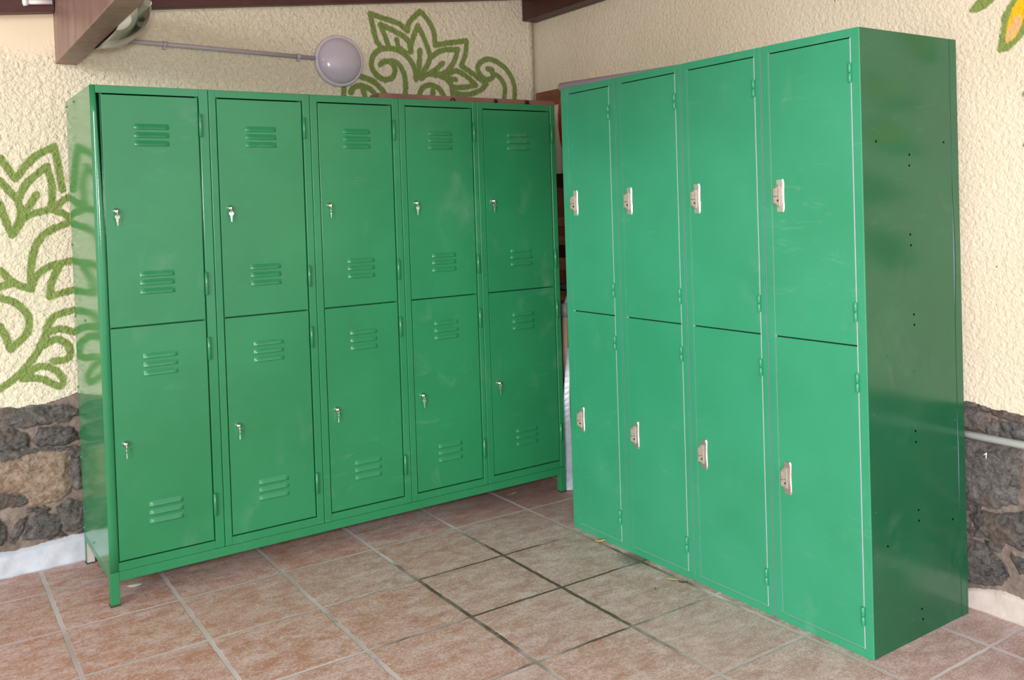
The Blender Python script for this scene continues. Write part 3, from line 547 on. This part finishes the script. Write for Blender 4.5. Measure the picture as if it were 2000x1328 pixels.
for i in range(5):
    w = LB[i+1]-LB[i]; base = LO+LU*LB[i]; d0, d1 = DX[i]
    t = thing('vented_locker', 'green two-door locker with vent slots, %s of the five on the legged stand' % ORD[i], 'locker', (base.x, base.y, 0.118), LA, 'vented green lockers in the left row')
    g = 0.0009; H = 1.668
    bm = NB()
    box(bm, g, g+0.0012, 0.0165, 0.515, 0, H); box(bm, w-g-0.0012, w-g, 0.0165, 0.515, 0, H)
    box(bm, g+0.0012, w-g-0.0012, 0.0165, 0.515, 0, 0.0012); box(bm, g+0.0012, w-g-0.0012, 0.0165, 0.515, H-0.0012, H)
    box(bm, g+0.0012, w-g-0.0012, 0.5138, 0.515, 0.0012, H-0.0012); box(bm, g+0.0012, w-g-0.0012, 0.022, 0.5137, 0.834, 0.8355)
    obj('body', bm, 'green_left' if i else 'green_end', t)
    bm = NB(); bev = 0.0022
    if i == 0:   # the outer corner post is knocked in towards the top and has a blunt rounded nose
        n = 16; rows = []
        for j in range(n+1):
            z = 0.0+(H)*j/n; zz = z+0.118
            bl = 0.0005+0.0095*max(0, min(1, (zz-0.75)/0.25))
            inn = 0.0310-0.013*max(0, min(1, (zz-1.25)/0.5))
            ring = [(g, 0.0165), (g, 0.0005+bl*1.3), (g+bl*0.45, 0.0005+bl*0.45), (g+bl*1.1, 0.0005), (inn-0.002, 0.0), (inn, 0.002), (inn, 0.0165)]
            rows.append([bm.verts.new((x, y, z)) for x, y in ring])
        for a, b in zip(rows, rows[1:]):
            for q in range(6): f = bm.faces.new((a[q], a[q+1], b[q+1], b[q])); f.smooth = q in (1, 2, 3)
        bm.faces.new(rows[0]); bm.faces.new(rows[-1])
        bmesh.ops.recalc_face_normals(bm, faces=bm.faces[:])
    else:
        box(bm, g, d0-0.0035, 0, 0.016, 0, H, bev, 3)
    box(bm, d1+0.0045, w-g, 0, 0.016, 0, H, bev, 3)
    xl = d0-0.0035 if i else 0.0175
    box(bm, xl-0.0005, d1+0.0045, 0.0005, 0.0155, H-0.0275, H, 0.0012, 2)
    box(bm, d0-0.0035, d1+0.0045, 0.0005, 0.0155, 0, 0.0295, 0.0012, 2)
    box(bm, d0-0.0035, d0+0.006, 0.0168, 0.040, 0.001, H-0.002)
    box(bm, d1-0.006, d1+0.0045, 0.0168, 0.040, 0.001, H-0.002)
    obj('front_frame', bm, 'green_left' if i else 'green_post', t)
    for (z0, z1, nm, lz, hz, vz, kt) in ((0.838, 1.6365, 'upper', 1.355, (1.655, 1.085), (1.638, 1.609, 1.580, 1.124, 1.095, 1.064), KT[i]), (0.0335, 0.8335, 'lower', 0.553, (0.850, 0.281), (0.838, 0.808, 0.778, 0.318, 0.289, 0.259), KTL[i])):
        sag = 0.0
        bm = NB(); box(bm, d0, d1, 0.0030, 0.0150, z0, z1, 0.0015, 2)
        dr = obj('door', bm, 'green_left', t)
        xs = d0+0.103 if i < 4 else d0+0.121
        for z in vz: louver(dr, xs, xs+0.116, z-0.118, 0.0030)
        for z in hz:
            zc = z-0.118; bm = NB()
            tube(bm, [(d1+0.0060, -0.0058, zc-0.0415), (d1+0.0060, -0.0058, zc-0.040), (d1+0.0060, -0.0058, zc+0.040), (d1+0.0060, -0.0058, zc+0.0415)], [0.0036, 0.0062, 0.0062, 0.0036], 14)
            tube(bm, [(d1+0.0060, -0.0058, zc-0.001), (d1+0.0060, -0.0058, zc+0.001)], 0.0066, 14)
            obj('hinge', bm, 'green_left', dr)
        lx, lzz = d0+0.0345, lz-0.118
        bm = NB(); lathe(bm, [(0.0,-0.013),(0.0065,-0.013),(0.0080,-0.011),(0.0112,-0.004),(0.0118,0.0),(0.0118,0.002)], (lx, 0.003, lzz), (0,1,0), 24)
        lathe(bm, [(0.0,-0.0146),(0.0058,-0.0146),(0.0064,-0.0128)], (lx, 0.003, lzz), (0,1,0), 18)
        box(bm, lx-0.0010, lx+0.0010, -0.0175, -0.0110, lzz-0.0065, lzz+0.0050, 0.0004, 2)
        obj('lock', bm, 'chrome', dr)
        wl = base+LU*lx+LV*(-0.0125); 
        key_set('small silver key dangling from the %s door lock of the %s vented locker' % (nm, ORD[i]), (wl.x, wl.y, lz-0.0010), LA, kt)
    if i == 0:
        for (y, z) in ((0.337,1.765),(0.556,1.765),(0.516,1.235),(0.505,0.961),(0.284,0.961),(0.030,0.961),(0.505,0.686),(0.505,0.413),(0.505,0.14),(0.296,0.14),(0.034,0.14)):
            y = min(y, 0.505); bm = NB(); lathe(bm, [(0.0045,0.0),(0.004,-0.0025),(0.002,-0.004),(0.0,-0.0045)], (g, y, z-0.118), (1,0,0), 12); obj('rivet', bm, 'green_left', t)
# stand
t = thing('locker_stand', 'low green steel stand with short square legs carrying the five vented lockers', 'stand', (LO.x, LO.y, 0), LA)
W = LB[-1]
for nm, b in (('front', (0.031, W-0.031, 0.002, 0.028)), ('back', (0.031, W-0.031, 0.487, 0.513))):
    bm = NB(); box(bm, b[0], b[1], b[2], b[3], 0.084, 0.1165, 0.0012); obj('rail', bm, 'green_left', t)
for x in (0.001, W-0.027):
    bm = NB(); box(bm, x, x+0.026, 0.031, 0.484, 0.092, 0.1165, 0.0012); obj('rail', bm, 'green_left', t)
for x, y in ((0.001, 0.001), (W-0.031, 0.001), (0.001, 0.485), (W-0.031, 0.485)):
    bm = NB(); box(bm, x, x+0.030, y, y+0.029, 0.006, 0.1165, 0.0015)
    l = obj('leg', bm, 'green_left', t)
    if y > 0.3 and x < 0.1: 
        l.data.materials[0] = M['green_left']
        bm = NB(); box(bm, x+0.003, x+0.0295, y-0.0012, y-0.0002, 0.006, 0.084); q = obj('bare_face', bm, 'bare_leg', l); q['label'] = 'bare unpainted grey face of the leg'
    bm = NB(); box(bm, x-0.001, x+0.031, y-0.001, y+0.030, 0.0, 0.0058, 0.0008); obj('foot_cap', bm, 'dirty_foot', l)

# ------------------------------------------------------------ right bank: four plain lockers
RO = Vector((1.8662, -0.2859, 0)); RA = -math.pi/2-0.00054925
RU = Vector((math.cos(RA), math.sin(RA), 0)); RV = Vector((-math.sin(RA), math.cos(RA), 0))
RB = [0.006, 0.345, 0.692, 1.0445, 1.397]
RD = [(0.047, 0.300), (0.034, 0.3180), (0.033, 0.3250), (0.033, 0.3230)]
ORDR = ['leftmost and farthest', 'second from the left', 'third from the left', 'rightmost and nearest']
RH = 1.800
for i in range(4):
    w = RB[i+1]-RB[i]; base = RO+RU*RB[i]; d0, d1 = RD[i]; D = 0.489
    t = thing('plain_locker', 'bright green two-door locker with recessed metal latches, %s in the right row' % ORDR[i], 'locker', (base.x, base.y, 0.0), RA, 'plain green lockers in the right row')
    last = i == 3
    bm = NB()
    xr = w-0.001
    box(bm, 0.001, 0.0022, 0.006, D, 0.001, RH-0.001); box(bm, xr-0.0012, xr, 0.006, D, 0.001, RH-0.001)
    box(bm, 0.0022, xr-0.0012, 0.006, D, 0.001, 0.003); box(bm, 0.0022, xr-0.0012, 0.006, D, RH-0.003, RH-0.001)
    box(bm, 0.0022, xr-0.0012, D-0.0012, D, 0.003, RH-0.003); box(bm, 0.0022, xr-0.0012, 0.03, D-0.0013, 0.896, 0.8975)
    # flanges along the joints, left unpainted, show between the fronts
    box(bm, 0.001, 0.010, 0.0045, 0.0059, 0.001, RH-0.001); box(bm, xr-0.009, xr, 0.0045, 0.0059, 0.001, RH-0.001)
    obj('body', bm, 'seam', t)
    if last:
        n = 40; bm = NB(); x = w-0.0008
        # outer side skin: lapped front strip, plain sheet, back strip that has sprung away
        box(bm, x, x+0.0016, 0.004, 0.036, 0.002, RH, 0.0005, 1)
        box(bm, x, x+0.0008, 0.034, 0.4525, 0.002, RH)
        obj('side_panel', bm, 'green_side_shaded', t)
        bm = NB(); rows = []
        for j in range(n+1):
            z = 0.002+(RH-0.002)*j/n; bul = 0.006*math.exp(-((z-1.13)/0.14)**2)+0.004*math.exp(-((z-0.50)/0.15)**2)
            rows.append([bm.verts.new(c) for c in ((x, 0.4895, z), (x+0.0018, 0.4895, z), (x+0.0018+bul*0.4, 0.453+bul, z), (x, 0.453+bul, z))])
        for a, b in zip(rows, rows[1:]):
            for q in range(4): bm.faces.new((a[q], a[(q+1) % 4], b[(q+1) % 4], b[q]))
        bm.faces.new(rows[0]); bm.faces.new(rows[-1]); bmesh.ops.recalc_face_normals(bm, faces=bm.faces[:])
        obj('back_strip', bm, 'green_side_shaded', t)
        for (y, z) in ((0.070,1.479),(0.412,1.481),(0.231,1.442),(0.229,1.410),(0.226,1.206),(0.228,1.174),(0.235,0.968),(0.236,0.937),(0.229,0.621),(0.230,0.588),(0.235,0.383),(0.236,0.351),(0.415,0.316),(0.079,0.311),(0.241,0.084),(0.245,0.052)):
            bm = NB(); lathe(bm, [(0.0,0.0002),(0.0036,0.0002),(0.0036,-0.0004)], (x+0.0009, y, z), (1,0,0), 12); obj('screw_hole', bm, 'hole', t)
        for (y, z) in ((0.030,1.72),(0.030,1.32),(0.030,0.99),(0.030,0.70),(0.030,0.42),(0.030,0.20),(0.095,0.86),(0.231,0.84),(0.231,0.80),(0.20,0.06),(0.42,1.74),(0.42,0.90),(0.44,0.62),(0.40,0.06)):
            bm = NB(); lathe(bm, [(0.0036,-0.001),(0.0030,0.0012),(0.0,0.0018)], (x+(0.0017 if y < 0.035 else 0.0009), y, z), (1,0,0), 12); obj('rivet', bm, 'green_side_shaded', t)
    fl, fr = (0.0028 if i else 0.0004), (w-0.0028 if not last else w+0.0008)
    bm = NB(); gg = 0.0034
    box(bm, fl, d0-gg, 0.0, 0.0044, 0.0, RH, 0.0012, 2)
    box(bm, d1+gg, fr, 0.0, 0.0044, 0.0, RH, 0.0012, 2)
    box(bm, d0-gg-0.0005, d1+gg+0.0005, 0.0, 0.0044, RH-0.0245, RH, 0.0005, 1)
    box(bm, d0-gg-0.0005, d1+gg+0.0005, 0.0, 0.0044, 0.0, 0.0235, 0.0005, 1)
    obj('front_frame', bm, 'green_right', t)
    # bare metal return of the frame, seen in the gap round the doors
    bm = NB(); box(bm, d0-gg+0.0002, d0-0.0002, 0.0028, 0.0085, 0.024, RH-0.025); box(bm, d1+0.0002, d1+gg-0.0002, 0.0012, 0.0085, 0.024, RH-0.025)
    box(bm, d0, d1, 0.0030, 0.0085, 0.0237, 0.0260)
    obj('frame_return', bm, 'primer', t)['label'] = 'bare light grey metal lining the gap round the doors'
    bm = NB(); box(bm, d0, d1, 0.012, 0.014, 0.885, 0.910); obj('gap_shade_strip', bm, 'dark', t)  # dark strip put in as the shade between the two doors
    bm = NB(); box(bm, d0, d1, 0.0165, 0.018, RH-0.045, RH-0.018); obj('gap_shade_strip', bm, 'dark', t)  # same dark strip, for the shade in the gap above the upper door
    for (z0, z1, nm, hz, pz) in ((0.8990, 1.7722, 'upper', (1.675, 0.995), 1.283), (0.0262, 0.8950, 'lower', (0.792, 0.120), 0.408)):
        bm = NB(); box(bm, d0, d1, -0.0004, 0.0110, z0, z1, 0.0011, 2); dr = obj('door', bm, 'green_right', t)
        for z in hz:
            bm = NB(); hx = d1+0.0015
            tube(bm, [(hx, -0.005, z-0.0275), (hx, -0.005, z-0.026), (hx, -0.005, z-0.0015), (hx, -0.005, z-0.0005)], [0.0030, 0.0050, 0.0050, 0.0036], 14)
            tube(bm, [(hx, -0.005, z+0.0005), (hx, -0.005, z+0.0015), (hx, -0.005, z+0.026), (hx, -0.005, z+0.0275)], [0.0036, 0.0050, 0.0050, 0.0030], 14)
            obj('hinge', bm, 'green_right', dr)
        hx = d0+0.0200
        hd = bpy.data.objects.new('latch', None)
        bm = NB()
        # cast plate, its right edge slightly wavy, with a bevelled border
        n = 12; rows = []
        for j in range(n+1):
            v = j/n; xr_ = 0.0270+0.0013*math.sin(v*9.0)*(0.3+v*0.2)-0.002*(abs(v-0.5) > 0.49)
            rows.append([bm.verts.new(c) for c in ((hx, -0.0006, pz+0.101*v), (hx+0.0015, -0.0036, pz+0.001+0.099*v), (hx+xr_-0.003, -0.0036, pz+0.001+0.099*v), (hx+xr_, -0.0006, pz+0.101*v))])
        for a, b in zip(rows, rows[1:]):
            for q in range(3): bm.faces.new((a[q], a[q+1], b[q+1], b[q]))
            bm.faces.new((a[3], a[0], b[0], b[3]))
        bm.faces.new(rows[0]); bm.faces.new(rows[-1]); bmesh.ops.recalc_face_normals(bm, faces=bm.faces[:])
        lt = obj('latch_plate', bm, 'satin', dr)
        bm = NB()   # raised pull: a chamfered hood in two halves with a slit
        for (a, b, ca, cb) in ((0.016, 0.0475, 0.012, 0.0), (0.0490, 0.084, 0.0, 0.011)):
            pr = [(-0.0035, pz+a), (-0.0205, pz+a+ca), (-0.0205, pz+b-cb), (-0.0035, pz+b)]
            prism(bm, pr, 0, hx+0.0010, hx+0.0105, 0, 0.0006)
        box(bm, hx+0.0105, hx+0.0150, -0.0085, -0.0035, pz+0.018, pz+0.082, 0.0008, 1)
        obj('latch_pull', bm, 'pull', lt)
        bm = NB(); lathe(bm, [(0.0,0.0006),(0.0034,0.0006),(0.0034,-0.001)], (hx+0.0105, -0.012, pz+0.036), (1,0,0), 14)
        obj('keyhole', bm, 'black', lt)

# ------------------------------------------------------------ things lying on and standing behind the lockers
t = thing('hook_plank', 'reddish brown wooden plank with black hooks lying on top of the left lockers', 'plank', (1.255, 0.128, 1.7865), 0.0015)
bm = NB(); box(bm, 0, 0.895, 0, 0.095, 0, 0.0245, 0.0015); obj('board', bm, 'rack', t)
for x, wd in ((0.345, 0.030), (0.565, 0.013), (0.735, 0.020)):
    bm = NB()
    if wd > 0.025: tube(bm, [(x-0.010, -0.002, 0.001), (x-0.009, -0.006, 0.010), (x, -0.008, 0.015), (x+0.009, -0.006, 0.010), (x+0.010, -0.002, 0.001)], 0.0028, 10)
    else: box(bm, x-wd/2, x+wd/2, -0.007, -0.0005, 0.001, 0.021, 0.0015, 2); tube(bm, [(x, -0.006, 0.008), (x, -0.016, 0.006), (x, -0.018, 0.013)], 0.0025, 8)
    obj('hook', bm, 'black', t)
bm = NB(); tube(bm, [(1.905, -0.232, 1.8175), (1.910, -0.240, 1.8178), (2.055, -0.90, 1.8178)], [0.012, 0.0172, 0.0172], 18)
tag(obj('plastic_tube', bm, 'grey_tube'), 'grey plastic tube lying on top of the right locker row', 'tube')
bm = NB(); box(bm, 2.392, 2.4185, 0.15, 0.617, 1.845, 1.918, 0.002)
tag(obj('wall_batten', bm, 'rack_y'), 'brown wooden rail on the right wall showing between the two locker rows', 'rail')
t = thing('old_wood_panel', 'old brown planks stacked against the wall behind the gap between the locker rows', 'panel', (2.385, 0.1, 0))
zz = 0.72; cols = ['rack_y', 'oldwood', 'rack_y', 'oldwood', 'plate_y', 'oldwood', 'rack_y', 'oldwood', 'rack_y', 'plate_y']
hs = [0.12, 0.055, 0.10, 0.068, 0.062, 0.052, 0.043, 0.052, 0.145, 0.073]
z = 0.0
bm = NB()
z = 0.725-0.0
bm.free()
for h, m in zip([0.72]+hs, ['oldwood']+cols):
    bm = NB(); z0 = 0.0 if h == 0.72 else z
    if h == 0.72: z = 0.0
    box(bm, -0.0, 0.024, 0.0, 0.50, z, z+h-0.002, 0.002); obj('plank', bm, m, t); z += h
t = thing('grey_pipe', 'grey horizontal pipe seen in the gap between the two locker rows', 'pipe', (2.355, 0.50, 0.917))
bm = NB(); tube(bm, [(0, -0.55, 0), (0, 0.0, 0)], 0.019); obj('tube', bm, 'grey_tube', t)
t = thing('garden_tool', 'wooden-handled garden tool standing in the gap between the locker rows', 'tool', (2.21, 0.185, 0))
bm = NB(); tube(bm, [(0.0, 0.0, 0.50), (0.0, 0.0, 0.62), (0.0, -0.003, 0.80)], [0.0155, 0.0155, 0.014], 14); obj('handle', bm, 'handlewood', t)
bm = NB(); tube(bm, [(0.0, 0, 0.002), (0.0, 0, 0.32), (0.0, 0, 0.50)], [0.008, 0.010, 0.013], 12); obj('socket', bm, 'dirty_foot', t)
bm = NB(); tube(bm, [(0.0, -0.003, 0.795), (0.0, -0.002, 0.86)], 0.017, 12); tube(bm, [(0.0, -0.002, 0.845), (0.03, -0.02, 0.93)], [0.010, 0.008], 10); obj('grip', bm, 'grey_tube', t)
bm = NB(); n = 24; rows = []
for j in range(n+1):
    v = j/n; z = 0.001+0.66*v
    xl = np.interp(z, [0, 0.18, 0.30, 0.47, 0.66], [2.125, 2.131, 2.134, 2.146, 2.160]); xr_ = np.interp(z, [0, 0.08, 0.2, 0.37, 0.47, 0.66], [2.160, 2.172, 2.172, 2.167, 2.165, 2.164])
    bow = 0.02*math.sin(v*math.pi)
    rows.append([bm.verts.new(c) for c in ((xl, 0.105+bow, z), (xr_, 0.088+bow, z), (xr_, 0.0895+bow, z), (xl, 0.1065+bow, z))])
for a, b in zip(rows, rows[1:]):
    for q in range(4): bm.faces.new((a[q], a[(q+1) % 4], b[(q+1) % 4], b[q]))
bm.faces.new(rows[0]); bm.faces.new(rows[-1]); bmesh.ops.recalc_face_normals(bm, faces=bm.faces[:])
tag(obj('metal_strip', bm, 'galv'), 'narrow curved strip of bare grey sheet metal standing beside the right locker row', 'metal strip')
bm = NB(); lathe(bm, [(0.0,1.575),(0.045,1.58),(0.062,1.60),(0.071,1.64),(0.0765,1.70),(0.0775,1.768),(0.073,1.82),(0.062,1.858),(0.040,1.885),(0.0,1.895)], (2.335, 0.224, 0), (0,0,1), 40)
box(bm, 2.38, 2.419, 0.204, 0.244, 1.70, 1.78)
tag(obj('red_canister', bm, 'red'), 'red rounded canister on the right wall peeking out behind the far right-row locker', 'canister')
t = thing('wall_pipe', 'white painted pipe along the stone base right of the right locker row', 'pipe', (2.385, -1.55, 0.561))
bm = NB(); tube(bm, [(0,0,0),(0,-3.2,0.0)], 0.0125, 18); obj('tube', bm, 'white_pipe', t)
for y in (-0.35, -0.9, -1.5):
    bm = NB(); lathe(bm, [(0.0128,-0.007),(0.0155,-0.007),(0.0155,0.007),(0.0128,0.007)], (0, y, 0), (0,1,0), 18); box(bm, 0.0, 0.035, y-0.007, y+0.007, 0.012, 0.0155); obj('clamp', bm, 'white_pipe', t)

# ------------------------------------------------------------ litter on the tiles
def leaf(name, label, mat, x, y, rz, L, Wd, curl):
    bm = NB(); n = 8; top = []; 
    for i in range(n+1):
        u = i/n; hw = Wd*math.sin(math.pi*min(1, u*0.92+0.06))**0.8; z = 0.0012+curl*(2*u-1)**2
        top.append([bm.verts.new((L*(u-.5), s*hw, z+abs(s)*curl*0.8)) for s in (-1, 0, 1)])
    bot = [[bm.verts.new((v.co.x, v.co.y, v.co.z-0.0007)) for v in r] for r in top]
    for R_, fl_ in ((top, 0), (bot, 1)):
        for a, b in zip(R_, R_[1:]):
            for q in range(2):
                f = (a[q], b[q], b[q+1], a[q+1]); bm.faces.new(f if not fl_ else f[::-1]).smooth = True
    tube(bm, [(L*0.5, 0, 0.0022+curl), (L*0.75, 0.003, 0.0015)], 0.0006, 6)
    o = obj(name, bm, mat); o.location = (x, y, 0.0004); o.rotation_euler = (0, 0, rz); tag(o, label, 'leaf'); return o
leaf('dry_leaf', 'curled yellow leaf by the foot of the leftmost right-row locker', 'leaf', 1.836, -0.498, -0.5, 0.038, 0.008, 0.006)
leaf('dry_leaf', 'flat pale yellow leaf on the tiles before the third right-row locker', 'leaf', 1.807, -0.931, -0.9, 0.045, 0.006, 0.003)
leaf('dry_leaf', 'grey-brown leaf lying next to the pale yellow one', 'leafbrown', 1.822, -0.968, -0.7, 0.034, 0.008, 0.004)
leaf('dry_leaf', 'tiny dark curled leaf alone in the middle of a tile', 'leafbrown', 1.705, -0.953, 0.9, 0.020, 0.002, 0.005)
leaf('dry_leaf', 'thin yellow leaf under the right end of the left lockers', 'leaf', 1.897, 0.217, 0.1, 0.055, 0.005, 0.002)
leaf('green_leaf', 'bright green leaf on the floor beside the metal strip', 'leafgreen', 2.19, 0.13, 0.3, 0.03, 0.011, 0.006)
bm = NB(); lathe(bm, [(0.022,0.0),(0.017,0.0022),(0.008,0.0034),(0.0,0.0036)], (0,0,0), (0,0,1), 18)
for v in bm.verts: v.co.x *= 1.25*(1+0.2*math.sin(5*math.atan2(v.co.y, v.co.x))); v.co.y *= 0.62
o = obj('plaster_blob', bm, 'plaster_blob'); o.location = (0.268, 0.238, 0.0003); tag(o, 'white plaster splash on the tile under the left lockers', 'splash')
